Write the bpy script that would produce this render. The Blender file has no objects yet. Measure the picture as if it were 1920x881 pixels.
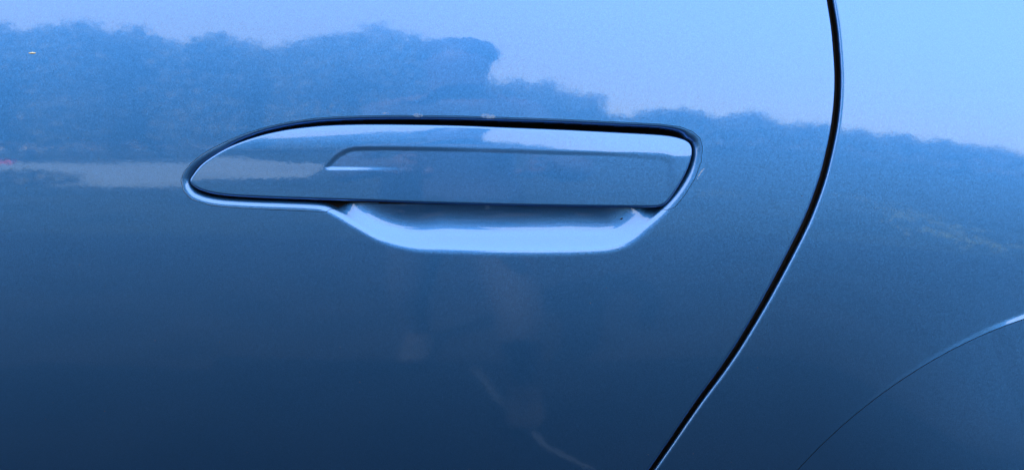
import bpy, math, random
import numpy as np
from mathutils import Vector, Matrix, Quaternion

random.seed(7)
rng = np.random.default_rng(7)
scene = bpy.context.scene

# ------------------------------------------------------------------ camera, sky, sun, exposure
ZC = 1.0            # height of the lens and of the door handle above the ground
DIST = 0.45         # lens to door skin
cam_d = bpy.data.cameras.new("camera")
cam = bpy.data.objects.new("camera", cam_d)
scene.collection.objects.link(cam)
cam.location = (0, -DIST, ZC)
cam.rotation_euler = (math.radians(90), 0, 0)
cam_d.sensor_width = 36
cam_d.lens = 18 / (0.24 / DIST)
cam_d.clip_start = 0.01
cam_d.clip_end = 3000
scene.camera = cam

SUN_ELEV, SUN_AZ = math.radians(38), math.radians(-20)    # azimuth measured from +Y (behind the car) towards +X
world = bpy.data.worlds.new("World")
scene.world = world
world.use_nodes = True
wn = world.node_tree
bg = wn.nodes["Background"]
sky = wn.nodes.new("ShaderNodeTexSky")
sky.sky_type = 'NISHITA'
sky.sun_disc = False
sky.sun_elevation = SUN_ELEV
sky.sun_rotation = SUN_AZ
sky.air_density = 1.0
sky.dust_density = 1.0
sky.ozone_density = 1.0
# thin even high cloud over the blue: dims the clear sky a little and adds a pale veil all round
veil = wn.nodes.new("ShaderNodeMix"); veil.data_type = 'RGBA'; veil.blend_type = 'MIX'
veil.inputs["Factor"].default_value = 0.62
wn.links.new(sky.outputs[0], veil.inputs["A"])
veil.inputs["B"].default_value = (7.3, 6.7, 6.4, 1)
wn.links.new(veil.outputs["Result"], bg.inputs[0])
bg.inputs[1].default_value = 0.15

sun_d = bpy.data.lights.new("sun", 'SUN')
sun_d.energy = 4.0
sun_d.angle = math.radians(0.5)
sun_d.color = (1, 0.95, 0.87)
sun = bpy.data.objects.new("sun", sun_d)
scene.collection.objects.link(sun)
sdir = Vector((math.sin(SUN_AZ) * math.cos(SUN_ELEV), math.cos(SUN_AZ) * math.cos(SUN_ELEV), math.sin(SUN_ELEV)))
sun.rotation_euler = sdir.to_track_quat('Z', 'Y').to_euler()
sun.location = sdir * 60

scene.view_settings.view_transform = 'Standard'
scene.view_settings.look = 'None'
scene.view_settings.gamma = 1
scene.view_settings.exposure = 1.34
scene.cycles.max_bounces = 6
scene.cycles.glossy_bounces = 4
scene.cycles.diffuse_bounces = 3
# ------------------------------------------------------------------ shape of the car side (local frame: x along the car, y into it, z up, origin at lens height)
S = 0.00025          # metres of door per pixel of the 1920-wide photograph
D2R = math.pi / 180

_zz = np.linspace(-0.80, 0.30, 2201)
_t = np.where(_zz > -0.13, (-3.2 + 0.0) * D2R + (_zz - 0.035) / 0.60, 0.0)
_tl = -3.2 * D2R + (-0.13 - 0.035) / 0.60
_u = np.clip((-0.13 - _zz) / 0.40, 0, 1)
_t = np.where(_zz > -0.13, _t, _tl * (1 - _u * _u * (3 - 2 * _u)))
_P = np.concatenate([[0], np.cumsum((_t[1:] + _t[:-1]) * 0.5 * (_zz[1] - _zz[0]))])
_P -= np.interp(0.0, _zz, _P)

# the skin leans further back towards the flared wheel arch, low on the fender
_g = 7.0 * D2R * (lambda u: u * u * (3 - 2 * u))(np.clip((-0.005 - _zz) / 0.09, 0, 1)) * np.clip((_zz + 0.40) / 0.2, 0, 1)
_G = np.concatenate([[0], np.cumsum((_g[1:] + _g[:-1]) * 0.5 * (_zz[1] - _zz[0]))])
_G -= np.interp(0.0, _zz, _G)


def sst(a, b, v):
    u = np.clip((v - a) / (b - a), 0, 1)
    return u * u * (3 - 2 * u)


def base(x, z):
    return np.interp(z, _zz, _P) + x * x / 6.0 + 2.5 * D2R * sst(0.10, 0.30, x) * z + sst(0.13, 0.26, x) * np.interp(z, _zz, _G)


def to_door(pts):
    """points measured on the photograph -> (x, z) on the door skin"""
    p = np.asarray(pts, float)
    x = (p[:, 0] - 960) * S
    z = (440.5 - p[:, 1]) * S
    x0, z0 = x.copy(), z.copy()
    for _ in range(6):
        k = (DIST + base(x, z)) / DIST
        x, z = x0 * k, z0 * k
    return np.stack([x, z], 1)


def spline(pts, n, closed=True):
    """centripetal-ish Catmull-Rom through pts, n samples per span"""
    p = np.asarray(pts, float)
    m = len(p)
    out = []
    for i in range(m if closed else m - 1):
        if closed:
            a, b, c, d = p[(i - 1) % m], p[i], p[(i + 1) % m], p[(i + 2) % m]
        else:
            a, b, c, d = p[max(i - 1, 0)], p[i], p[i + 1], p[min(i + 2, m - 1)]
        ch = np.linalg.norm(c - b)
        m1 = (c - a) / max(np.linalg.norm(c - a), 1e-9) * ch
        m2 = (d - b) / max(np.linalg.norm(d - b), 1e-9) * ch
        for k in range(n):
            u = k / n
            out.append((2*u**3-3*u*u+1)*b + (u**3-2*u*u+u)*m1 + (-2*u**3+3*u*u)*c + (u**3-u*u)*m2)
    if not closed:
        out.append(p[-1])
    return np.array(out)


def sdf(X, Z, poly, closed=True, aux=None):
    """signed distance (positive inside) of grid points to a polygon; aux: value per vertex carried from the nearest outline point"""
    shp = X.shape
    q = np.stack([X.ravel(), Z.ravel()], 1)
    A = poly
    B = np.roll(poly, -1, 0)
    if not closed:
        A, B = A[:-1], B[:-1]
    best = np.full(len(q), 1e9)
    bi = np.zeros(len(q), int)
    bu = np.zeros(len(q))
    ins = np.zeros(len(q), bool)
    for i in range(len(A)):
        e = B[i] - A[i]
        L = e @ e
        if L < 1e-18:
            continue
        rx, rz = q[:, 0] - A[i, 0], q[:, 1] - A[i, 1]
        u = np.clip((rx * e[0] + rz * e[1]) / L, 0, 1)
        d = (rx - u * e[0]) ** 2 + (rz - u * e[1]) ** 2
        w = d < best
        best[w] = d[w]
        bi[w] = i
        bu[w] = u[w]
        if closed:
            c = (A[i, 1] > q[:, 1]) != (B[i, 1] > q[:, 1])
            if e[1] != 0:
                ins ^= c & (q[:, 0] < A[i, 0] + (q[:, 1] - A[i, 1]) / e[1] * e[0])
    d = np.sqrt(best)
    if closed:
        d = np.where(ins, d, -d)
    d = d.reshape(shp)
    if aux is None:
        return d
    nx = np.roll(aux, -1)
    return d, (aux[bi] * (1 - bu) + nx[bi] * bu).reshape(shp)


def blur(F, k):
    ker = np.exp(-0.5 * (np.arange(-3 * k, 3 * k + 1) / k) ** 2)
    ker /= ker.sum()
    r = len(ker) // 2
    G = np.pad(F, r, mode='edge')
    G = np.apply_along_axis(lambda v: np.convolve(v, ker, 'valid'), 0, G)
    return np.apply_along_axis(lambda v: np.convolve(v, ker, 'valid'), 1, G)


def integ(deg, dmax, n=600):
    """depth profile from a slope profile (degrees as a function of distance in mm)"""
    d = np.linspace(0, dmax, n)
    s = np.tan(np.radians(deg(d)))
    return d * 1e-3, np.concatenate([[0], np.cumsum((s[1:] + s[:-1]) * 0.5 * (d[1] - d[0]))]) * 1e-3


HANDLE = spline(to_door([(356, 340), (361.5, 328), (377, 309), (400, 292), (431, 274.5), (466, 260.5), (504.5, 249), (547, 240.6), (593, 235.3),
    (632, 233), (686, 232), (763, 232.5), (860, 234.5), (936, 237.5), (1051, 242), (1167, 247.5), (1237, 251.5), (1264, 255), (1283, 261), (1294, 269),
    (1298, 281), (1295.5, 299), (1288.5, 319), (1275.5, 344), (1261, 366.5), (1250, 380.5), (1241, 386.3), (1229, 388.6), (1129, 388.2), (974, 385.7),
    (820, 382), (686, 377.3), (570, 373.7), (454, 369), (408, 364.7), (381, 358.5), (363.7, 350)]), 8)
# bezel and scoop outline: where the door skin starts to roll in; second column 1 = scoop edge
_rim = [(340, 339, 0), (344.4, 324.7, 0), (358, 307, 0), (377, 292, 0), (400, 278.4, 0), (431, 263, 0), (466, 249.5, 0), (504.5, 238, 0), (547, 229, 0),
    (593, 222.7, 0), (632, 220, 0), (686, 218, 0), (763, 217.4, 0), (860, 218.5, 0), (936, 220.7, 0), (1051, 224.6, 0), (1167, 230, 0), (1237, 233.5, 0), (1275.5, 238.5, 0),
    (1298.6, 247.5, 0), (1312, 259, 0), (1317, 276.5, 0), (1314, 303.5, 0), (1302.5, 334, 0), (1283, 365, 0.0), (1264, 389, .25), (1245, 409, .8),
    (1221, 432, 1), (1190.5, 457, 1), (1162, 470, 1), (1129, 476, 1), (1051.6, 479.5, 1), (936, 480, 1), (860, 478, 1), (786, 474.5, 1),
    (744, 466.6, 1), (705, 453, 1), (667, 432, 1), (632, 411, .9), (605, 399.5, .5), (575, 395, .15), (531.6, 392.8, 0), (454, 389.5, 0), (396.5, 384.4, 0), (360, 373, 0), (345, 358, 0)]
_r2 = np.array(_rim)
_r2[:, 1] += 3.0 * (_r2[:, 2] >= 0.8)
RIM = spline(np.concatenate([to_door(_r2[:, :2]), _r2[:, 2:] * 0.01], 1), 7)
RIM_W = np.clip(RIM[:, 2] * 100, 0, 1)
RIM = RIM[:, :2]
# the upper edge of the pocket drops in sharply; left, right and lower edges are softly rounded
_tp = np.interp(RIM[:, 0], [-0.135, -0.115, 0.068, 0.083], [0, 1, 1, 0]) * (RIM[:, 1] > 0.03)
RIM_TOP = _tp
# hairline joint round the handle insert: follows the rim, cuts across behind the handle
BEZEL = to_door([(1251, 394), (1266, 388.5), (1284, 366), (1303, 335), (1314.5, 304), (1317.5, 276.5), (1312.5, 259), (1298.6, 247), (1275.5, 238), (1237, 233), (1167, 229.5),
    (1051, 224), (936, 220), (860, 217.8), (763, 216.7), (686, 217.3), (632, 219.3), (593, 222), (547, 228.3), (504.5, 237.3), (466, 248.7), (431, 262.3), (400, 277.7),
    (377, 291.3), (358, 306.3), (343.6, 324.3), (339, 339), (344, 358.5), (359, 374), (396, 385.4), (454, 390.5), (531.6, 394), (590, 396.8), (612, 398), (617, 392.8), (628, 391.6), (652, 381), (900, 383), (1225, 388)])

_dr, _vr = integ(lambda d: 44 * sst(-0.3, 3.6, d) + 30 * sst(3.6, 4.8, d), 12)
_dt, _vt = integ(lambda d: 80 * sst(-0.1, 2.0, d), 12)
_ds, _vs = integ(lambda d: np.interp(d, [0, 1.0, 2.5, 4.0, 5.5, 7.2, 9.2, 11.5, 13.5, 15.5, 18, 20, 22.5, 26, 32, 60], [0, 3, 13, 25, 34, 37, 31, 21, 13, 6, 1, -8, -16, -14, 0, 0]), 60)
GX = np.arange(-0.168, 0.1001, 0.00035)
GZ = np.arange(-0.018, 0.0641, 0.00035)


def rim_depth():
    X, Z = np.meshgrid(GX, GZ, indexing='ij')
    d, w = sdf(X, Z, RIM, True, RIM_W)
    _, tp = sdf(X, Z, RIM, True, RIM_TOP)
    dr = np.interp(d, _dr, _vr) * (1 - tp) + np.interp(d, _dt, _vt) * tp
    dr = np.minimum(dr, 0.013)
    dr = np.where(d < 0, 0, dr)
    k = np.interp(X / S + 960, [600, 700, 830, 1080, 1200], [1.5, 1.35, 1.0, 1.0, 1.2])     # the scoop closes in quicker at its ends
    ds = np.where(d < 0, 0, np.interp(d * k, _ds, _vs)) / k
    f = dr * (1 - w) + ds * w
    fb = blur(f, 5)
    m = sst(0.0035, 0.0065, d)
    f = f * (1 - m) + fb * m
    # wall behind the handle closes the scoop at the top
    return f, d


SEAM_C = [(1470, -420), (1510, -250), (1542, -110), (1557.5, 0), (1565, 47.7), (1569.5, 95), (1572, 143), (1570.5, 190.7), (1565, 238), (1555.3, 286), (1543, 334),
    (1526.5, 381.5), (1510.5, 420), (1470, 500), (1422.5, 586.5), (1369, 673), (1306, 759.5), (1246.5, 846), (1222, 881), (1160, 968), (1080, 1080), (1000, 1220), (950, 1400), (930, 1700), (930, 3400)]
SEAM = spline(to_door(SEAM_C), 6, closed=False)
SEAM_HALF = np.interp(SEAM[:, 1], [-0.11, 0.0, 0.11], [0.00105, 0.00122, 0.00115])
ARCH_C = to_door([(2260.6, 1567)])[0]
_ap = to_door([(1496, 881), (1539, 835), (1609, 770), (1669, 725), (1756, 673), (1820, 641), (1881, 612), (1920, 595)])
_A = np.c_[2 * _ap, np.ones(len(_ap))]
_c = np.linalg.lstsq(_A, (_ap ** 2).sum(1), rcond=None)[0]
ARCH_C = _c[:2]
ARCH_R = math.sqrt(_c[2] + _c[0] ** 2 + _c[1] ** 2)
WHEEL_C = np.array([0.55, -0.65])
WHEEL_OPEN = 0.40


def roll(d, r):
    """convex edge rounding: depth at distance d from the edge"""
    m = 0.975
    u = np.clip(r - d, 0, r * m)
    return r - np.sqrt(r * r - u * u) + np.clip(r - d - r * m, 0, 0.004) * m / math.sqrt(1 - m * m)


def handle_depth(X, Z, d):
    """depth of the flush handle relative to the door skin"""
    q = np.full(X.shape, -0.0006)
    # top line of the flat grip face and the band above it that leans back to the sky
    tl = to_door([(400, 283), (560, 279), (660, 278), (760, 278.5), (900, 281.5), (1050, 286), (1255, 292.5), (1340, 295)])
    zt = np.interp(X, tl[:, 0], tl[:, 1])
    lean = np.interp(X, [-0.16, -0.10, -0.05, -0.01, 0.025, 0.05, 0.09], [0.5, 1.2, 2.7, 3.3, 4.3, 6.8, 8.3]) * D2R
    u = (Z - zt)
    soft = np.where(u / 0.0006 > 30, u, 0.0006 * np.log1p(np.exp(np.clip(u / 0.0006, -50, 30))))
    rightend = sst(1262, 1300, X / S + 960)
    q += np.tan(lean) * soft * (1 - 0.35 * rightend)
    # crown towards the upper edge on the left
    q += np.interp(X, [-0.10, -0.02], [1, 0.25]) * 0.0012 * np.clip((Z - zt) / 0.011, 0, 1) ** 2
    # grip face: raised corner pocket at the upper left, fading out downwards and to the right
    low = to_door([(560, 315.5), (613, 315.8), (720, 316.5), (860, 318), (1300, 326)])
    zl = np.interp(X, low[:, 0], low[:, 1])
    # polygon bounded at the left below the pocket line
    px = X / S + 960
    above = sst(-0.0011, 0.0010, Z - zl)
    te = spline(to_door([(612.5, 314.5), (622, 303), (636, 291), (652, 282.5), (668, 279), (760, 278.8), (900, 281.8), (1050, 286.3), (1236, 292), (1250, 295), (1257, 304), (1259, 330)]), 6, closed=False)
    topedge = np.concatenate([te, to_door([(1259, 560), (612, 560)])])
    dt = sdf(X, Z, topedge)
    wd = np.interp(px, [1150, 1262], [0.0012, 0.0030])
    inside = sst(-wd, wd * 1.1, dt)
    lowfade = sst(615, 790, px)
    amt = above + (1 - above) * lowfade
    q += 0.00056 * inside * amt * np.interp(px, [600, 760, 900, 1300], [1, 0.9, 0.55, 0.5])
    q += 0.55 * D2R * np.clip(zt - Z, 0, None)
    q += roll(d, 0.0011)
    return q

# ------------------------------------------------------------------ materials
def new_mat(name):
    m = bpy.data.materials.new(name)
    m.use_nodes = True
    nt = m.node_tree
    return m, nt, nt.nodes["Principled BSDF"]


def simple(name, col, rough=0.6, metal=0.0, spec=0.5, noise=None):
    m, nt, b = new_mat(name)
    b.inputs["Base Color"].default_value = (*col, 1)
    b.inputs["Roughness"].default_value = rough
    b.inputs["Metallic"].default_value = metal
    b.inputs["Specular IOR Level"].default_value = spec
    if noise:
        sc, amt = noise
        tc = nt.nodes.new("ShaderNodeTexCoord")
        n = nt.nodes.new("ShaderNodeTexNoise")
        n.inputs["Scale"].default_value = sc
        n.inputs["Detail"].default_value = 6
        nt.links.new(tc.outputs["Object"], n.inputs["Vector"])
        r = nt.nodes.new("ShaderNodeValToRGB")
        r.color_ramp.elements[0].position = 0.3
        r.color_ramp.elements[1].position = 0.7
        r.color_ramp.elements[0].color = (*[c * (1 - amt) for c in col], 1)
        r.color_ramp.elements[1].color = (*[min(1, c * (1 + amt)) for c in col], 1)
        nt.links.new(n.outputs["Fac"], r.inputs["Fac"])
        nt.links.new(r.outputs["Color"], b.inputs["Base Color"])
    return m


def paint_material():
    """metallic blue car paint: rough flake layer under a smooth clear coat with slight orange peel"""
    m, nt, b = new_mat("metallic_blue_paint")
    L = nt.links.new
    tc = nt.nodes.new("ShaderNodeTexCoord")
    geo = nt.nodes.new("ShaderNodeNewGeometry")
    vor = nt.nodes.new("ShaderNodeTexVoronoi")
    vor.inputs["Scale"].default_value = 5200
    L(tc.outputs["Object"], vor.inputs["Vector"])
    sub = nt.nodes.new("ShaderNodeVectorMath"); sub.operation = 'SUBTRACT'
    L(vor.outputs["Color"], sub.inputs[0]); sub.inputs[1].default_value = (0.5, 0.5, 0.5)
    scl = nt.nodes.new("ShaderNodeVectorMath"); scl.operation = 'SCALE'
    L(sub.outputs[0], scl.inputs[0]); scl.inputs["Scale"].default_value = FLAKE_TILT
    add = nt.nodes.new("ShaderNodeVectorMath"); add.operation = 'ADD'
    L(scl.outputs[0], add.inputs[0]); L(geo.outputs["Normal"], add.inputs[1])
    nrm = nt.nodes.new("ShaderNodeVectorMath"); nrm.operation = 'NORMALIZE'
    L(add.outputs[0], nrm.inputs[0])
    L(nrm.outputs[0], b.inputs["Normal"])
    # flake tone varies from flake to flake
    sep = nt.nodes.new("ShaderNodeSeparateColor")
    L(vor.outputs["Color"], sep.inputs[0])
    mp = nt.nodes.new("ShaderNodeMapRange")
    mp.inputs["To Min"].default_value = 0.89; mp.inputs["To Max"].default_value = 1.11
    L(sep.outputs[1], mp.inputs["Value"])
    mx = nt.nodes.new("ShaderNodeVectorMath"); mx.operation = 'SCALE'
    mx.inputs[0].default_value = PAINT
    L(mp.outputs[0], mx.inputs["Scale"])
    L(mx.outputs[0], b.inputs["Base Color"])
    b.inputs["Metallic"].default_value = PAINT_METAL
    b.inputs["Roughness"].default_value = PAINT_ROUGH
    b.inputs["Coat Weight"].default_value = 1.0
    b.inputs["Coat IOR"].default_value = COAT_IOR
    # clear coat: faint orange peel, thin uneven film of dust
    n1 = nt.nodes.new("ShaderNodeTexNoise"); n1.inputs["Scale"].default_value = 260; n1.inputs["Detail"].default_value = 2
    L(tc.outputs["Object"], n1.inputs["Vector"])
    bp = nt.nodes.new("ShaderNodeBump"); bp.inputs["Strength"].default_value = 1.0; bp.inputs["Distance"].default_value = PEEL
    L(n1.outputs["Fac"], bp.inputs["Height"])
    L(bp.outputs[0], b.inputs["Coat Normal"])
    n2 = nt.nodes.new("ShaderNodeTexNoise"); n2.inputs["Scale"].default_value = 14; n2.inputs["Detail"].default_value = 5
    L(tc.outputs["Object"], n2.inputs["Vector"])
    mr = nt.nodes.new("ShaderNodeMapRange")
    mr.inputs["From Min"].default_value = 0.35; mr.inputs["From Max"].default_value = 0.7
    mr.inputs["To Min"].default_value = 0.028; mr.inputs["To Max"].default_value = 0.06
    L(n2.outputs["Fac"], mr.inputs["Value"])
    L(mr.outputs[0], b.inputs["Coat Roughness"])
    return m


PAINT = (0.066, 0.30, 0.77)
PAINT_METAL = 1.0
PAINT_ROUGH = 0.44
COAT_IOR = 1.88
FLAKE_TILT = 0.17
PEEL = 0.000012

M_PAINT = paint_material()
M_RUBBER = simple("black_rubber", (0.006, 0.006, 0.007), 0.6)
M_JAMB = simple("dark_cavity_paint", (0.01, 0.012, 0.02), 0.7)
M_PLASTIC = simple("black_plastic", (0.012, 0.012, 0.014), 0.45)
M_GLASS = simple("tinted_glass", (0.01, 0.012, 0.014), 0.03)
M_TYRE = simple("tyre_rubber", (0.012, 0.012, 0.012), 0.75)
M_ALLOY = simple("grey_alloy", (0.35, 0.36, 0.38), 0.3, 1.0)
M_DIRT = simple("dark_dirt", (0.015, 0.012, 0.01), 0.9)
M_GLINT = simple("pale_yellow_glint", (0.85, 0.80, 0.55), 0.5)
M_WATER = simple("dried_water_mark", (0.42, 0.52, 0.66), 0.5)
M_SCRATCH = simple("pale_scuff", (0.55, 0.66, 0.8), 0.6)


# ------------------------------------------------------------------ mesh helpers
def link(name, me, mats, parent=None):
    o = bpy.data.objects.new(name, me)
    scene.collection.objects.link(o)
    for m in (mats if isinstance(mats, (list, tuple)) else [mats]):
        me.materials.append(m)
    if parent:
        o.parent = parent
    return o


def mesh_from(name, verts, faces, smooth=False):
    me = bpy.data.meshes.new(name)
    me.from_pydata([tuple(map(float, v)) for v in verts], [], faces)
    me.update()
    if smooth:
        me.polygons.foreach_set("use_smooth", [True] * len(me.polygons))
    return me


def tag(o, label=None, cat=None, group=None, kind=None):
    if label: o["label"] = label
    if cat: o["category"] = cat
    if group: o["group"] = group
    if kind: o["kind"] = kind
    return o


def clip_surface(name, xs, zs, Y, phi, mat, parent, skirt=0.0, skirt_mat=0, dark=None):
    """height field y = Y(x, z) over a graded grid, cut smoothly where phi = 0 (phi > 0 stays); skirt folds the cut edge back into the car"""
    nx, nz = len(xs), len(zs)
    fx = np.gradient(Y, xs, axis=0)
    fz = np.gradient(Y, zs, axis=1)
    N = np.stack([fx, -np.ones_like(fx), fz], -1)
    N /= np.linalg.norm(N, axis=-1)[..., None]
    V = np.stack(np.broadcast_arrays(xs[:, None], Y, zs[None, :]), -1)
    pos = phi > 0
    c00, c10, c11, c01 = pos[:-1, :-1], pos[1:, :-1], pos[1:, 1:], pos[:-1, 1:]
    cnt = c00.astype(int) + c10 + c11 + c01
    idx = np.full((nx, nz), -1, int)
    used = np.zeros((nx, nz), bool)
    fi, fj = np.nonzero(cnt == 4)
    mi, mj = np.nonzero((cnt > 0) & (cnt < 4))
    for di, dj in ((0, 0), (1, 0), (1, 1), (0, 1)):
        used[fi + di, fj + dj] = True
        used[mi + di, mj + dj] |= pos[mi + di, mj + dj]
    ui, uj = np.nonzero(used)
    idx[ui, uj] = np.arange(len(ui))
    verts = [V[ui, uj]]
    norms = [N[ui, uj]]
    quads = np.stack([idx[fi, fj], idx[fi + 1, fj], idx[fi + 1, fj + 1], idx[fi, fj + 1]], 1)
    ev, en, key = [], [], {}
    nb = len(ui)
    polys, segs = [], []

    def cut(a, b):
        k = (a, b) if a < b else (b, a)
        if k not in key:
            p, q = phi[k[0]], phi[k[1]]
            u = p / (p - q)
            ev.append(V[k[0]] * (1 - u) + V[k[1]] * u)
            n = N[k[0]] * (1 - u) + N[k[1]] * u
            en.append(n / np.linalg.norm(n))
            key[k] = nb + len(ev) - 1
        return key[k]

    for i, j in zip(mi, mj):
        cs = [(i, j), (i + 1, j), (i + 1, j + 1), (i, j + 1)]
        poly, cuts = [], []
        for k in range(4):
            a, b = cs[k], cs[(k + 1) % 4]
            if pos[a]:
                poly.append(idx[a])
            if pos[a] != pos[b]:
                c = cut(a, b)
                poly.append(c)
                cuts.append((c, pos[a]))
        if len(poly) >= 3:
            polys.append(poly)
        if len(cuts) == 2:
            segs.append((cuts[0][0], cuts[1][0]) if cuts[0][1] else (cuts[1][0], cuts[0][0]))
    verts = np.concatenate(verts + ([np.array(ev)] if ev else []))
    norms = np.concatenate(norms + ([np.array(en)] if en else []))
    faces_idx = [quads.ravel()]
    tot = [np.full(len(quads), 4)]
    for p in polys:
        faces_idx.append(np.array(p)); tot.append(np.array([len(p)]))
    if skirt and segs:
        sg = np.array(segs)
        a, b = verts[sg[:, 0]], verts[sg[:, 1]]
        back = np.array([0, skirt, 0])
        nv = len(verts)
        m = len(sg)
        t = b - a
        fn = np.cross(t, np.broadcast_to(back, t.shape))
        fn /= np.maximum(np.linalg.norm(fn, axis=1), 1e-12)[:, None]
        verts = np.concatenate([verts, a, b, b + back, a + back])
        norms = np.concatenate([norms, fn, fn, fn, fn])
        k = np.arange(m)
        sq = np.stack([nv + k + m, nv + k, nv + k + 3 * m, nv + k + 2 * m], 1)
        # wall normal must point away from the kept sheet
        faces_idx.append(sq.ravel()); tot.append(np.full(m, 4))
        cen = verts[idx[ui[0], uj[0]]]
        norms[nv:] = np.cross(np.tile(back, (4 * m, 1)), np.tile(t, (4, 1)))
        norms[nv:] /= np.maximum(np.linalg.norm(norms[nv:], axis=1), 1e-12)[:, None]
        sq2 = sq[:, ::-1]
        faces_idx[-1] = sq2.ravel()
        # make face winding agree with the stored normals
        p0, p1, p2 = verts[sq2[:, 0]], verts[sq2[:, 1]], verts[sq2[:, 2]]
        g = np.cross(p1 - p0, p2 - p0)
        if (g * norms[sq2[:, 0]]).sum() < 0:
            norms[nv:] *= -1
    li = np.concatenate(faces_idx).astype(np.int32)
    lt = np.concatenate(tot).astype(np.int32)
    me = bpy.data.meshes.new(name)
    me.vertices.add(len(verts)); me.vertices.foreach_set("co", verts.astype(np.float32).ravel())
    me.loops.add(len(li)); me.loops.foreach_set("vertex_index", li)
    me.polygons.add(len(lt))
    me.polygons.foreach_set("loop_start", np.concatenate([[0], np.cumsum(lt)[:-1]]).astype(np.int32))
    me.polygons.foreach_set("loop_total", lt)
    me.polygons.foreach_set("use_smooth", np.ones(len(lt), bool))
    mi_ = np.zeros(len(lt), np.int32)
    nq = len(quads)
    if dark is not None:
        mi_[:nq] = dark[fi, fj]
    if skirt and segs:
        mi_[-len(segs):] = skirt_mat
    me.polygons.foreach_set("material_index", mi_)
    me.update(calc_edges=True)
    at = me.attributes.new("custom_normal", 'FLOAT_VECTOR', 'POINT')
    at.data.foreach_set("vector", norms.astype(np.float32).ravel())
    return link(name, me, mat, parent)


def box_mesh(name, x0, x1, y0, y1, z0, z1):
    v = [(x0, y0, z0), (x1, y0, z0), (x1, y1, z0), (x0, y1, z0), (x0, y0, z1), (x1, y0, z1), (x1, y1, z1), (x0, y1, z1)]
    f = [(0, 3, 2, 1), (4, 5, 6, 7), (0, 1, 5, 4), (1, 2, 6, 5), (2, 3, 7, 6), (3, 0, 4, 7)]
    return mesh_from(name, v, f)


def rings_mesh(name, rings, closed=True, caps=True, smooth=True):
    """loft through rings (lists of points with equal counts)"""
    n = len(rings[0])
    v = [p for r in rings for p in r]
    f = []
    for a in range(len(rings) - 1):
        for k in range(n if closed else n - 1):
            k2 = (k + 1) % n
            f.append((a * n + k, a * n + k2, (a + 1) * n + k2, (a + 1) * n + k))
    if caps:
        f.append(tuple(range(n))[::-1])
        f.append(tuple((len(rings) - 1) * n + k for k in range(n)))
    return mesh_from(name, v, f, smooth)


def tube_mesh(name, pts, radii, n=8):
    rings = []
    pts = [Vector(p) for p in pts]
    for i, p in enumerate(pts):
        d = (pts[min(i + 1, len(pts) - 1)] - pts[max(i - 1, 0)]).normalized()
        q = d.to_track_quat('Z', 'Y')
        rings.append([p + q @ Vector((math.cos(a) * radii[i], math.sin(a) * radii[i], 0)) for a in (2 * math.pi * k / n for k in range(n))])
    return rings_mesh(name, rings)


# ------------------------------------------------------------------ the parked car
car = bpy.data.objects.new("parked_car", None)
scene.collection.objects.link(car)
car.location = (0, 0, ZC)
tag(car, "metallic blue parked car seen close at its rear door with a flush handle", "car")


def axis(*segs):
    out = []
    for a, b, h in segs:
        n = max(1, int(round((b - a) / h)))
        out.append(np.linspace(a, b, n, endpoint=False))
    return np.concatenate(out + [[segs[-1][1]]])


GRIM, GDIST = rim_depth()


def rim_on(xs, zs):
    """rim and scoop depth resampled on a tensor grid"""
    F = np.zeros((len(xs), len(zs)))
    ix = np.clip(np.interp(xs, GX, np.arange(len(GX)), left=-1, right=-1), -1, len(GX) - 1.001)
    iz = np.clip(np.interp(zs, GZ, np.arange(len(GZ)), left=-1, right=-1), -1, len(GZ) - 1.001)
    sx, sz = np.nonzero(ix >= 0)[0], np.nonzero(iz >= 0)[0]
    a, b = ix[sx], iz[sz]
    i, j = a.astype(int), b.astype(int)
    u, w = (a - i)[:, None], (b - j)[None, :]
    g = (GRIM[np.ix_(i, j)] * (1 - u) * (1 - w) + GRIM[np.ix_(i + 1, j)] * u * (1 - w) + GRIM[np.ix_(i, j + 1)] * (1 - u) * w + GRIM[np.ix_(i + 1, j + 1)] * u * w)
    F[np.ix_(sx, sz)] = g
    return F


def near(xs, zs, x0, x1, z0, z1):
    return np.nonzero((xs >= x0) & (xs <= x1))[0], np.nonzero((zs >= z0) & (zs <= z1))[0]


def seam_dist(xs, zs):
    """distance from the door/fender joint: negative on the door side, positive on the fender side (half the gap taken off)"""
    X, Z = np.meshgrid(xs, zs, indexing='ij')
    sx = np.interp(zs, SEAM[::-1, 1], SEAM[::-1, 0])
    sl = np.gradient(sx, zs)
    hf = np.interp(zs, [-0.11, 0.0, 0.11], [0.00108, 0.00135, 0.00135])
    d0 = (X - sx[None, :]) / np.sqrt(1 + sl ** 2)[None, :]
    ii, jj = np.nonzero(np.abs(d0) < 0.03)
    d = d0.copy()
    if len(ii):
        dd = sdf(X[ii, jj], Z[ii, jj], SEAM, closed=False)
        d[ii, jj] = np.sign(d0[ii, jj]) * dd
    return d, hf[None, :]


# door skin with the stamped scoop
xs = axis((-0.95, -0.27, 0.02), (-0.27, -0.168, 0.002), (-0.168, 0.1001, 0.00035), (0.1001, 0.165, 0.00035))
zs = axis((-0.74, -0.31, 0.012), (-0.31, -0.128, 0.0012), (-0.128, -0.018, 0.0008), (-0.018, 0.0641, 0.00035), (0.0641, 0.13, 0.0008), (0.13, 0.165, 0.005))
X, Z = np.meshgrid(xs, zs, indexing='ij')
sd, hf = seam_dist(xs, zs)
de = -sd - hf
RIMF = rim_on(xs, zs)
Y = base(X, Z) + RIMF + roll(de, 0.0014)
bz = np.full(X.shape, -1.0)
a, b = near(xs, zs, -0.175, 0.11, -0.02, 0.066)
bz[np.ix_(a, b)] = sdf(X[np.ix_(a, b)], Z[np.ix_(a, b)], BEZEL)
door = clip_surface("rear_door", xs, zs, Y, np.minimum(de, -bz - 0.00010), [M_PAINT, M_PLASTIC], car, skirt=0.004, skirt_mat=1)

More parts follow.
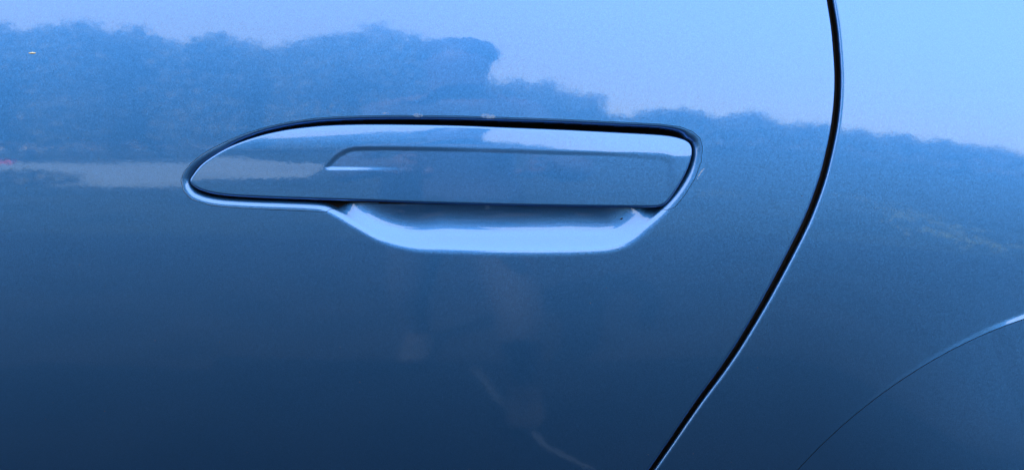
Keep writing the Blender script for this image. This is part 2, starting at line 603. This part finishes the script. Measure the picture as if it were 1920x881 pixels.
# handle insert: the rim and the pocket behind the handle
a, b = near(xs, zs, -0.168, 0.1001, -0.018, 0.0641)
hx, hz = xs[a], zs[b]
sub = np.ix_(a, b)
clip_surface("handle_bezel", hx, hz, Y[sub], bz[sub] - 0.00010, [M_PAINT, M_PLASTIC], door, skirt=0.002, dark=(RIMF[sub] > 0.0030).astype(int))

# the handle itself
hx = axis((-0.162, 0.092, 0.0003)); hz = axis((0.006, 0.060, 0.0003))
X, Z = np.meshgrid(hx, hz, indexing='ij')
hd = sdf(X, Z, HANDLE)
handle = clip_surface("door_handle", hx, hz, base(X, Z) + handle_depth(X, Z, hd), hd - 0.00004, [M_PAINT, M_PLASTIC], door, skirt=0.0055, skirt_mat=1)
# pivot arms that carry it inside the pocket
for ax in (-0.12, 0.05):
    yb = float(base(np.array(ax), np.array(0.034)))
    link("pivot_arm", box_mesh("pivot_arm", ax - 0.012, ax + 0.012, yb + 0.004, yb + 0.016, 0.026, 0.042), M_PLASTIC, door)

# rear fender with the flared arch
xs = axis((-0.03, 0.03, 0.0006), (0.03, 0.165, 0.00035), (0.165, 0.27, 0.0005), (0.27, 0.55, 0.0015), (0.55, 1.05, 0.012))
zs = axis((-0.74, -0.31, 0.012), (-0.31, -0.128, 0.0014), (-0.128, -0.03, 0.0005), (-0.03, 0.125, 0.0009), (0.125, 0.165, 0.005))
X, Z = np.meshgrid(xs, zs, indexing='ij')
sd, hf = seam_dist(xs, zs)
df = sd - hf
ra = np.hypot(X - ARCH_C[0], Z - ARCH_C[1]) - ARCH_R
ang = np.degrees(np.arctan2(Z - ARCH_C[1], X - ARCH_C[0]))


def flare(ra, ang):
    """small step: the skin rises towards the arch over a narrow band above the arch line"""
    wd = np.interp(ang, [60, 90, 106, 150, 175], [0.0026, 0.0026, 0.0025, 0.0012, 0.0008])
    am = np.interp(ang, [60, 90, 106, 110.3, 113, 128, 150], [17, 17, 16, 12.5, 6.0, 2.2, 0.5]) * D2R
    k = wd * 0.10
    return -np.tan(am) * k * np.log1p(np.exp(np.clip((wd - ra) / k, -40, 40)))


Yf = base(X, Z) + roll(df, 0.0018) + flare(np.clip(ra, 0, None), ang)
fender = clip_surface("rear_fender", xs, zs, Yf, np.minimum(df, ra - 0.00017), [M_PAINT, M_PLASTIC], car, skirt=0.005, skirt_mat=1)

xs = axis((0.085, 0.27, 0.0006), (0.27, 0.56, 0.0016))
zs = axis((-0.60, -0.31, 0.008), (-0.31, -0.128, 0.0015), (-0.128, -0.02, 0.0006))
X, Z = np.meshgrid(xs, zs, indexing='ij')
ra = np.hypot(X - ARCH_C[0], Z - ARCH_C[1]) - ARCH_R
ro = np.hypot(X - WHEEL_C[0], Z - WHEEL_C[1]) - WHEEL_OPEN
ang = np.degrees(np.arctan2(Z - ARCH_C[1], X - ARCH_C[0]))
Yt = base(X, Z) + flare(np.zeros_like(X), ang) + 0.00010 + roll(ro, 0.006)
clip_surface("wheel_arch_trim", xs, zs, Yt, np.minimum(-ra - 0.00017, ro), [M_PAINT, M_PLASTIC], fender, skirt=0.03, skirt_mat=1)

# black seal strip deep in the joint, one flat ribbon following it
sv, sf = [], []
for k, (sx, sz) in enumerate(SEAM):
    yb = float(base(np.array(sx), np.array(sz))) + 0.0065
    sv += [(sx - 0.012, yb, sz), (sx + 0.012, yb, sz)]
    if k:
        sf.append((2 * k - 2, 2 * k - 1, 2 * k + 1, 2 * k))
link("door_seal", mesh_from("door_seal", sv, sf, True), M_RUBBER, car)

# rest of the car, outside the picture: front door, sill, window, roof, far side, wheel
xs = axis((-2.0, -0.954, 0.05)); zs = axis((-0.74, 0.165, 0.02))
X, Z = np.meshgrid(xs, zs, indexing='ij')
clip_surface("front_door", xs, zs, base(np.maximum(X, -0.95), Z) + 0.02 * np.clip(-0.95 - X, 0, None), np.ones_like(X), M_PAINT, car)
belt = [(x, float(base(np.array(max(x, -0.95)), np.array(0.165))) + 0.006) for x in np.linspace(-2.0, 1.05, 30)]
prof = [(0.0, 0.166), (0.20, 0.45), (0.27, 0.485)]
v = [(x, y + p, z) for p, z in prof[:2] for x, y in belt]
n = len(belt)
link("side_window", mesh_from("side_window", v, [(k, k + 1, n + k + 1, n + k) for k in range(n - 1)], True), M_GLASS, car)
v = [(x, yy, z) for yy, z in ((0.235, 0.452), (0.36, 0.50), (0.7, 0.53), (1.2, 0.53), (1.5, 0.50), (1.62, 0.44)) for x in (-1.5, 1.0)]
link("roof", mesh_from("roof", v, [(2 * k, 2 * k + 1, 2 * k + 3, 2 * k + 2) for k in range(5)], True), M_PAINT, car)
link("far_side", box_mesh("far_side", -2.0, 1.3, 1.70, 1.76, -0.75, 0.43), M_PAINT, car)
link("sill", box_mesh("sill", -2.0, 0.06, 0.05, 0.12, -0.84, -0.745), M_PLASTIC, car)
link("cabin_liner", box_mesh("cabin_liner", -1.9, 1.0, 0.14, 1.68, -0.8, 0.10), M_JAMB, car)
wc = Vector((WHEEL_C[0], 0.12, -0.68))
rings = []
for y, r in ((-0.08, 0.20), (-0.10, 0.235), (-0.095, 0.29), (-0.07, 0.315), (0.08, 0.315), (0.11, 0.29), (0.11, 0.2)):
    rings.append([(wc.x + r * math.cos(t), wc.y + y, wc.z + r * math.sin(t)) for t in (2 * math.pi * k / 40 for k in range(40))])
wheel = link("wheel", rings_mesh("wheel", rings), M_TYRE, car)
rings = [[(wc.x + r * math.cos(t), wc.y + y, wc.z + r * math.sin(t)) for t in (2 * math.pi * k / 40 for k in range(40))] for y, r in ((-0.07, 0.205), (-0.088, 0.2), (-0.086, 0.185), (-0.05, 0.17), (-0.06, 0.05), (-0.07, 0.03))]
link("rim", rings_mesh("rim", rings), M_ALLOY, wheel)

# ------------------------------------------------------------------ what the paint mirrors: ground, road, trees, photographer
M_GROUND = simple("dark_grassy_soil", (0.026, 0.036, 0.024), 0.95, spec=0.1, noise=(0.9, 0.5))
M_DRIVE = simple("old_asphalt", (0.014, 0.016, 0.019), 0.9, spec=0.1, noise=(3.0, 0.35))
M_ROAD = simple("pale_concrete", (0.22, 0.30, 0.38), 0.9, noise=(0.6, 0.2))
M_BARK = simple("bark", (0.09, 0.07, 0.05), 0.9, noise=(4, 0.4))
M_LEAF = [simple("leaf_dark", (0.10, 0.12, 0.085), 0.6), simple("leaf_mid", (0.12, 0.14, 0.095), 0.6), simple("leaf_olive", (0.13, 0.14, 0.095), 0.6)]


def sheet(name, pts, z, mat):
    return tag(link(name, mesh_from(name, [(x, y, z) for x, y in pts], [tuple(range(len(pts)))]), mat), kind="structure")


sheet("ground", [(-1500, -1500), (1500, -1500), (1500, 1500), (-1500, 1500)], 0.0, M_GROUND)
sheet("driveway", [(-9, -4.2), (9, -4.2), (9, 6), (-9, 6)], 0.004, M_DRIVE)
sheet("road", [(-60, -14.0), (-22, -11.2), (-8.5, -10.2), (-4.4, -9.7), (-3.0, -10.4), (-3.9, -15.4), (-7.2, -20), (-10.5, -25.5), (-19, -27), (-26, -33.0), (-60, -52)], 0.008, M_ROAD)
sheet("path", [(-23.5, -30.2), (-14, -33.8), (-14, -37.5), (-23.5, -34)], 0.008, M_ROAD)


def leaf_cloud(name, lobes, n, size, seed):
    """crown: leaf-clump faces spread through uneven lobes, open towards the rim"""
    r = np.random.default_rng(seed)
    vol = np.array([l[3] * l[4] * l[5] for l in lobes])
    pick = r.choice(len(lobes), n, p=vol / vol.sum())
    v, f, mi = [], [], []
    for i in range(n):
        l = lobes[pick[i]]
        d = r.normal(size=3); d /= np.linalg.norm(d)
        rad = r.uniform(0.25, 1.0) ** 0.5 * r.uniform(0.85, 1.12)
        c = np.array(l[:3]) + d * rad * np.array(l[3:6])
        a = r.normal(size=3); a /= np.linalg.norm(a)
        b = np.cross(a, r.normal(size=3)); b /= np.linalg.norm(b)
        s = size * r.uniform(0.6, 1.4)
        k = len(v)
        v += [c - a * s, c - b * s * 0.55, c + a * s, c + b * s * 0.55]
        f.append((k, k + 1, k + 2, k + 3))
        mi.append(int(r.integers(0, 3)))
    me = mesh_from(name, v, f)
    for m in M_LEAF:
        me.materials.append(m)
    me.polygons.foreach_set("material_index", mi)
    return me


def crown_lobes(seed, h, w):
    r = np.random.default_rng(seed)
    out = [(0, 0, h * 0.62, w * 0.36, w * 0.36, h * 0.30)]
    for k in range(9):
        a = 2 * math.pi * k / 9 + r.uniform(-.3, .3)
        rr = w * r.uniform(0.2, 0.36)
        out.append((rr * math.cos(a), rr * math.sin(a), h * r.uniform(0.45, 0.83), w * r.uniform(.14, .22), w * r.uniform(.14, .22), h * r.uniform(.09, .15)))
    out.append((w * r.uniform(-.1, .1), 0, h * 0.88, w * 0.17, w * 0.17, h * 0.11))
    out.append((0, 0, h * 0.3, w * 0.38, w * 0.38, h * 0.26))
    return out


CROWNS = [leaf_cloud("crown", crown_lobes(k, 12, 11), 5200, 0.30, k) for k in (1, 2, 3, 4)]
TRUNKS = []
for k in range(2):
    me = tube_mesh("trunk", [(0, 0, -0.1), (0.05, 0, 1.5), (-0.1, 0.08, 3.5), (0.1, 0, 6), (0.15, -0.1, 8.5)], [0.34, 0.26, 0.2, 0.14, 0.06], 9)
    me.materials.append(M_BARK)
    TRUNKS.append(me)
KINDS = ["broad dark green tree", "round bushy green tree", "tall loose crowned tree", "olive green spreading tree"]


def tree(az, el, dist, k, width=1.0, label=None, group="trees mirrored in the paint"):
    """a tree standing in the direction az, its top at elevation el seen from the door"""
    h = 1.0 + dist * math.tan(math.radians(el))
    s = h / 12.0
    t = bpy.data.objects.new("leafy_tree", None)
    scene.collection.objects.link(t)
    t.location = (dist * math.sin(math.radians(az)), -dist * math.cos(math.radians(az)), 0)
    t.rotation_euler = (0, 0, k * 1.7 + az)
    t.scale = (s * width, s * width, s)
    tag(t, label or KINDS[k % 4], "tree", group)
    for nm, me in (("trunk", TRUNKS[k % 2]), ("crown", CROWNS[k % 4])):
        o = bpy.data.objects.new(nm, me)
        scene.collection.objects.link(o)
        o.parent = t


SKYLINE = [(-50, 16), (-46, 17), (-42.5, 16.5), (-38.5, 17), (-35.5, 16.2), (-32.8, 17.6), (-29.7, 17.2), (-26.5, 15.6), (-23.5, 16.6), (-20.5, 15.6), (-17.6, 15.6), (-15.4, 16.2), (-13, 17.4),
    (-10.6, 18.2), (-8, 17.4), (-5.5, 14.5), (-2.5, 11.5), (0.2, 10.4), (2.6, 10.2), (4.6, 8.2), (6.0, 6.5), (8.2, 4.9), (11, 5.2), (13.2, 5.9), (16.5, 4.6), (19, 5.5), (22, 3.8), (25, 4.3), (28, 4.0), (31, 4.0), (34, 3.9), (37, 3.6), (40, 3.4), (44, 3.4), (49, 3.6)]
ORD = ["first", "second", "third", "fourth", "fifth", "sixth", "seventh", "eighth", "ninth", "tenth", "eleventh", "twelfth", "thirteenth", "fourteenth", "fifteenth", "sixteenth", "seventeenth", "eighteenth"]
nl = nr = 0
for i, (az, el) in enumerate(SKYLINE):
    tall = el > 9
    d = (44 + 6 * math.sin(i * 2.1)) if tall else 62 + 8 * math.sin(i * 1.3)
    if tall:
        lab = "tall %s, %s from the left of the mirrored tree line" % (KINDS[i % 4], ORD[min(nl, 17)]); nl += 1
    else:
        lab = "low far %s, %s in the mirrored row right of the tall trees" % (KINDS[i % 4], ORD[min(nr, 17)]); nr += 1
    tree(az, el, d, i, (0.62 if tall else 0.7 if el > 6 else 1.15), lab)

# low shrub in front of the road
sh = bpy.data.objects.new("round_shrub", None); scene.collection.objects.link(sh); sh.location = (-7.9, -10.6, 0)
tag(sh, "low dark round shrub at the near road edge", "shrub")
link("foliage", leaf_cloud("foliage", [(-0.1, 0, 0.13, 0.95, 0.8, 0.28), (-1.4, 0.3, 0.12, 1.2, 0.8, 0.24)], 2600, 0.12, 11), [], sh)
link("stem", tube_mesh("stem", [(0, 0, -0.05), (0.03, 0, 0.3)], [0.03, 0.015], 6), M_BARK, sh)

# small red roadside box
rb = tag(link("red_barrier", box_mesh("red_barrier", -0.45, 0.45, -0.15, 0.15, 0, 0.26), simple("red_plastic", (0.55, 0.03, 0.025), 0.5)), "red plastic barrier standing on the pale road", "barrier")
rb.location = (-19.3, -25.2, 0.009)

# pale dry leaves on the ground beyond the rear of the car
r = np.random.default_rng(5)
lv, lf = [], []
for (cx, cy, n) in ((4.6, -8.6, 22), (4.35, -7.2, 40), (3.95, -6.2, 34), (3.5, -5.05, 60), (2.4, -8.2, 26)):
    for q in range(n):
        x, y = cx + r.normal() * 0.22, cy + r.normal() * 0.35
        a = r.uniform(0, 6.28); s = r.uniform(.03, .06); k = len(lv)
        z = 0.012 + r.uniform(0, .02)
        lv += [(x - s * math.cos(a), y - s * math.sin(a), z), (x + s * .5 * math.sin(a), y - s * .5 * math.cos(a), z + .015), (x + s * math.cos(a), y + s * math.sin(a), z), (x - s * .5 * math.sin(a), y + s * .5 * math.cos(a), z + .015)]
        lf.append((k, k + 1, k + 2, k + 3))
tag(link("fallen_leaves", mesh_from("fallen_leaves", lv, lf), simple("dry_leaf", (0.36, 0.44, 0.12), 0.7)), "pale yellow green leaves scattered on the ground", "leaves", kind="stuff")


# thin pale cord lying on the asphalt by the photographer's feet
cp = [(-0.10, -1.42), (-0.085, -1.36), (-0.04, -1.20), (-0.013, -1.128), (0.031, -1.057), (0.047, -0.958), (0.079, -0.87), (0.131, -0.799), (0.16, -0.76)]
cp = spline(np.array(cp), 5, closed=False)
tag(link("pale_cord", tube_mesh("pale_cord", [(x, y, 0.013) for x, y in cp], [0.009] * len(cp), 6), simple("pale_cord_fabric", (0.10, 0.15, 0.21), 0.8)), "pale cord lying in a loose curve on the dark asphalt", "cord")

# ------------------------------------------------------------------ the photographer, mirrored in the middle of the door
def skin_body(name, verts, edges, radii, mats, parent=None, levels=2, root=0):
    me = bpy.data.meshes.new(name)
    me.from_pydata(verts, edges, [])
    o = bpy.data.objects.new(name, me)
    scene.collection.objects.link(o)
    md = o.modifiers.new("skin", 'SKIN')
    for i, rr in enumerate(radii):
        sv = me.skin_vertices[0].data[i]
        sv.radius = rr if isinstance(rr, tuple) else (rr, rr)
        sv.use_root = (i == root)
    sb = o.modifiers.new("sub", 'SUBSURF'); sb.levels = sb.render_levels = levels
    dg = bpy.context.evaluated_depsgraph_get()
    ev = bpy.data.meshes.new_from_object(o.evaluated_get(dg))
    bpy.data.objects.remove(o)
    ev.name = name
    ev.polygons.foreach_set("use_smooth", [True] * len(ev.polygons))
    ev.materials.clear()
    return link(name, ev, mats, parent)


M_SKIN = simple("skin", (0.085, 0.06, 0.055), 0.55)
M_SHIRT = simple("grey_lilac_shirt", (0.055, 0.062, 0.095), 0.85)
M_TROUSER = simple("dark_trousers", (0.026, 0.029, 0.036), 0.85)
M_HAIR = simple("dark_hair", (0.02, 0.015, 0.012), 0.6)
M_SHOE = simple("grey_shoe", (0.020, 0.030, 0.045), 0.6)
bv = [(-0.13, -1.40, 0.74), (-0.13, -1.37, 0.90), (-0.125, -1.30, 1.04), (-0.12, -1.23, 1.155), (-0.115, -1.19, 1.215), (-0.112, -1.165, 1.27), (-0.11, -1.15, 1.34), (-0.11, -1.15, 1.40),
      (-0.22, -1.42, 0.70), (-0.27, -1.47, 0.40), (-0.28, -1.66, 0.08), (-0.28, -1.56, 0.045),
      (-0.04, -1.36, 0.70), (0.02, -1.12, 0.43), (0.03, -1.18, 0.08), (0.03, -1.07, 0.045),
      (-0.275, -1.22, 1.15), (-0.33, -1.12, 0.93), (-0.19, -0.93, 0.97), (-0.165, -0.865, 0.985),
      (0.035, -1.22, 1.15), (0.13, -1.11, 0.93), (0.06, -0.93, 0.965), (0.045, -0.86, 0.98)]
be = [(0, 1), (1, 2), (2, 3), (3, 4), (4, 5), (5, 6), (6, 7), (0, 8), (8, 9), (9, 10), (10, 11), (0, 12), (12, 13), (13, 14), (14, 15), (3, 16), (16, 17), (17, 18), (18, 19), (3, 20), (20, 21), (21, 22), (22, 23)]
br = [(0.15, 0.11), (0.14, 0.10), (0.15, 0.105), (0.14, 0.095), 0.055, 0.06, 0.085, 0.06, 0.085, 0.06, 0.04, 0.045, 0.085, 0.06, 0.04, 0.045, 0.06, 0.043, 0.028, 0.03, 0.06, 0.043, 0.028, 0.03]
person = skin_body("person", bv, be, br, [M_SKIN, M_SHIRT, M_TROUSER])
for p in person.data.polygons:
    c = p.center
    if c.z < 0.82 and c.y < -1.0:
        p.material_index = 2
    elif c.z < 1.19 and c.y < -0.92:
        p.material_index = 1
tag(person, "person in a lilac grey shirt and dark trousers leaning in, mirrored in the door", "person")
link("hair", skin_body("hair", [(-0.11, -1.165, 1.31), (-0.11, -1.165, 1.38), (-0.11, -1.16, 1.425)], [(0, 1), (1, 2)], [(0.09, 0.08), (0.105, 0.095), 0.05], [M_HAIR]).data.copy(), [], person)
for o in [q for q in bpy.data.objects if q.name.startswith("hair") and q.parent is None]:
    bpy.data.objects.remove(o)
for fx, fy in ((-0.28, -1.58), (0.03, -1.10)):
    rings = []
    for yy, w, h in ((-0.12, .035, .05), (-0.06, .042, .09), (0.02, .046, .07), (0.09, .045, .045), (0.14, .028, .03)):
        rings.append([(fx + w * math.cos(t), fy + yy, max(0.009, 0.009 + h * (0.5 + 0.5 * math.sin(t)))) for t in (2 * math.pi * k / 14 for k in range(14))])
    link("shoe", rings_mesh("shoe", rings), M_SHOE, person)
for hx, sgn in ((-0.16, 1), (0.043, -1)):
    for k in range(4):
        z = 0.972 + 0.017 * k
        pts = [(hx, -0.86, z), (hx - sgn * 0.004, -0.78 - 0.004 * k, z + 0.002), (hx + sgn * 0.004, -0.72, z), (hx + sgn * 0.016, -0.705, z)]
        f = skin_body("finger", pts, [(0, 1), (1, 2), (2, 3)], [0.010, 0.009, 0.008, 0.007], [M_SKIN], person, 1)
    skin_body("thumb", [(hx, -0.86, 0.968), (hx + sgn * 0.02, -0.77, 0.958), (hx + sgn * 0.035, -0.705, 0.972)], [(0, 1), (1, 2)], [0.013, 0.011, 0.009], [M_SKIN], person, 1)


# ------------------------------------------------------------------ small marks on the paint
def flake(name, px, rx, rz, mat, seed, lift=0.0003, depth=None, tilt=0.0):
    """small irregular raised patch lying on the paint"""
    r = np.random.default_rng(seed)
    (x, z), = to_door([px])
    y = float(base(np.array(x), np.array(z))) if depth is None else depth
    n = 12
    out, ct, st = [], math.cos(tilt), math.sin(tilt)
    for k in range(n):
        a = 2 * math.pi * k / n
        s = r.uniform(0.75, 1.15)
        u, w = rx * math.cos(a) * s, rz * math.sin(a) * s
        out.append((u * ct - w * st, w * ct + u * st))
    v = [(p, 0.0, q) for p, q in out] + [(p * .7, -lift, q * .7) for p, q in out] + [(0, -lift * 1.2, 0)]
    f = [(k, (k + 1) % n, n + (k + 1) % n, n + k) for k in range(n)] + [(n + k, n + (k + 1) % n, 2 * n) for k in range(n)]
    o = link(name, mesh_from(name, v, f, True), mat)
    o.location = (x, y, ZC + z)
    return o


tag(flake("yellow_glint", (61, 100), 0.0020, 0.00045, M_GLINT, 1), "tiny pale yellow fleck painted on the blue door at far left", "glint")  # mirrored bright glint painted as a small pale patch, nothing sticks to the door
(qx, qz), = to_door([(1168, 410)])
qd = float(base(np.array(qx), np.array(qz))) + float(rim_on(np.array([qx - 1e-4, qx]), np.array([qz - 1e-4, qz]))[1, 1])
sp = tag(flake("dirt_speck", (1168, 410), 0.0008, 0.00042, M_DIRT, 2, lift=0.0003, depth=qd, tilt=0.6), "tiny dark dirt speck lying in the scoop under the handle", "speck")


def film(name, strokes, mat, parent, lift=0.00004):
    """thin deposit following the door skin; strokes: list of (px points, half widths in px)"""
    v, f = [], []
    for pts, hw in strokes:
        pl = np.asarray(pts, float)
        k0 = len(v)
        for i, q in enumerate(pl):
            t = pl[min(i + 1, len(pl) - 1)] - pl[max(i - 1, 0)]
            nrm = np.array([-t[1], t[0]]) / max(np.linalg.norm(t), 1e-9)
            for s in (-1, 0, 1):
                (x, z), = to_door([q + nrm * hw[i] * s])
                v.append((x, float(base(np.array(x), np.array(z))) - lift * (1.6 if s == 0 else 1), z))
            if i:
                a = k0 + 3 * (i - 1); b = k0 + 3 * i
                f += [(a, b, b + 1, a + 1), (a + 1, b + 1, b + 2, a + 2)]
    return link(name, mesh_from(name, v, f, True), mat, parent)


def film_mat(name, col, alpha):
    m, nt, b = new_mat(name)
    b.inputs["Base Color"].default_value = (*col, 1)
    b.inputs["Roughness"].default_value = 0.6
    tc = nt.nodes.new("ShaderNodeTexCoord")
    n = nt.nodes.new("ShaderNodeTexNoise"); n.inputs["Scale"].default_value = 900; n.inputs["Detail"].default_value = 3
    nt.links.new(tc.outputs["Object"], n.inputs["Vector"])
    mr = nt.nodes.new("ShaderNodeMapRange")
    mr.inputs["From Min"].default_value = 0.35; mr.inputs["From Max"].default_value = 0.65
    mr.inputs["To Min"].default_value = alpha * 0.2; mr.inputs["To Max"].default_value = alpha
    nt.links.new(n.outputs["Fac"], mr.inputs["Value"])
    nt.links.new(mr.outputs[0], b.inputs["Alpha"])
    return m


M_FILM = film_mat("dried_water_film", (0.40, 0.62, 0.92), 0.5)
M_SCUFF = film_mat("pale_scuff_film", (0.50, 0.70, 0.95), 0.8)
film("water_mark", [([(774, 216), (779, 216), (787, 217), (793, 217.5)], [0.5, 3.5, 3.8, 0.6])], M_FILM, door)
film("water_mark", [([(900, 218), (905, 217.5), (915, 218), (925, 219), (930, 219.5)], [0.5, 3.5, 4.5, 3.5, 0.6])], M_FILM, door)
film("water_mark", [([(716, 213), (722, 212.5), (729, 213)], [0.4, 2, 0.4])], M_FILM, door)
film("scuff", [([(1307, 336), (1312, 326), (1317, 319), (1322, 315)], [0.4, 1.2, 1.5, 0.4])], M_SCUFF, door)

# a little settled dust on the paint
r = np.random.default_rng(21)
dv, df_ = [], []
for q in range(70):
    px, py = r.uniform(-300, 1540), r.uniform(-60, 930)
    (x, z), = to_door([(px, py)])
    sx = np.interp(z, SEAM[::-1, 1], SEAM[::-1, 0])
    if (300 < px < 1340 and 200 < py < 500) or abs(x - sx) < 0.006:
        continue
    y = float(base(np.array(x), np.array(z)))
    s = r.uniform(0.00008, 0.00024); k = len(dv)
    for m in range(5):
        a = m * 2 * math.pi / 5
        dv.append((x + s * math.cos(a) * r.uniform(.7, 1.3), y - 0.00003, z + s * math.sin(a) * r.uniform(.7, 1.3)))
    dv.append((x, y - 0.00012, z))
    df_ += [(k + m, k + (m + 1) % 5, k + 5) for m in range(5)]
dust = tag(link("dust", mesh_from("dust", dv, df_), simple("grey_dust", (0.10, 0.11, 0.12), 0.9)), "scattered tiny specks of grey dust on the door", "dust", kind="stuff")
dust.location = (0, 0, ZC)
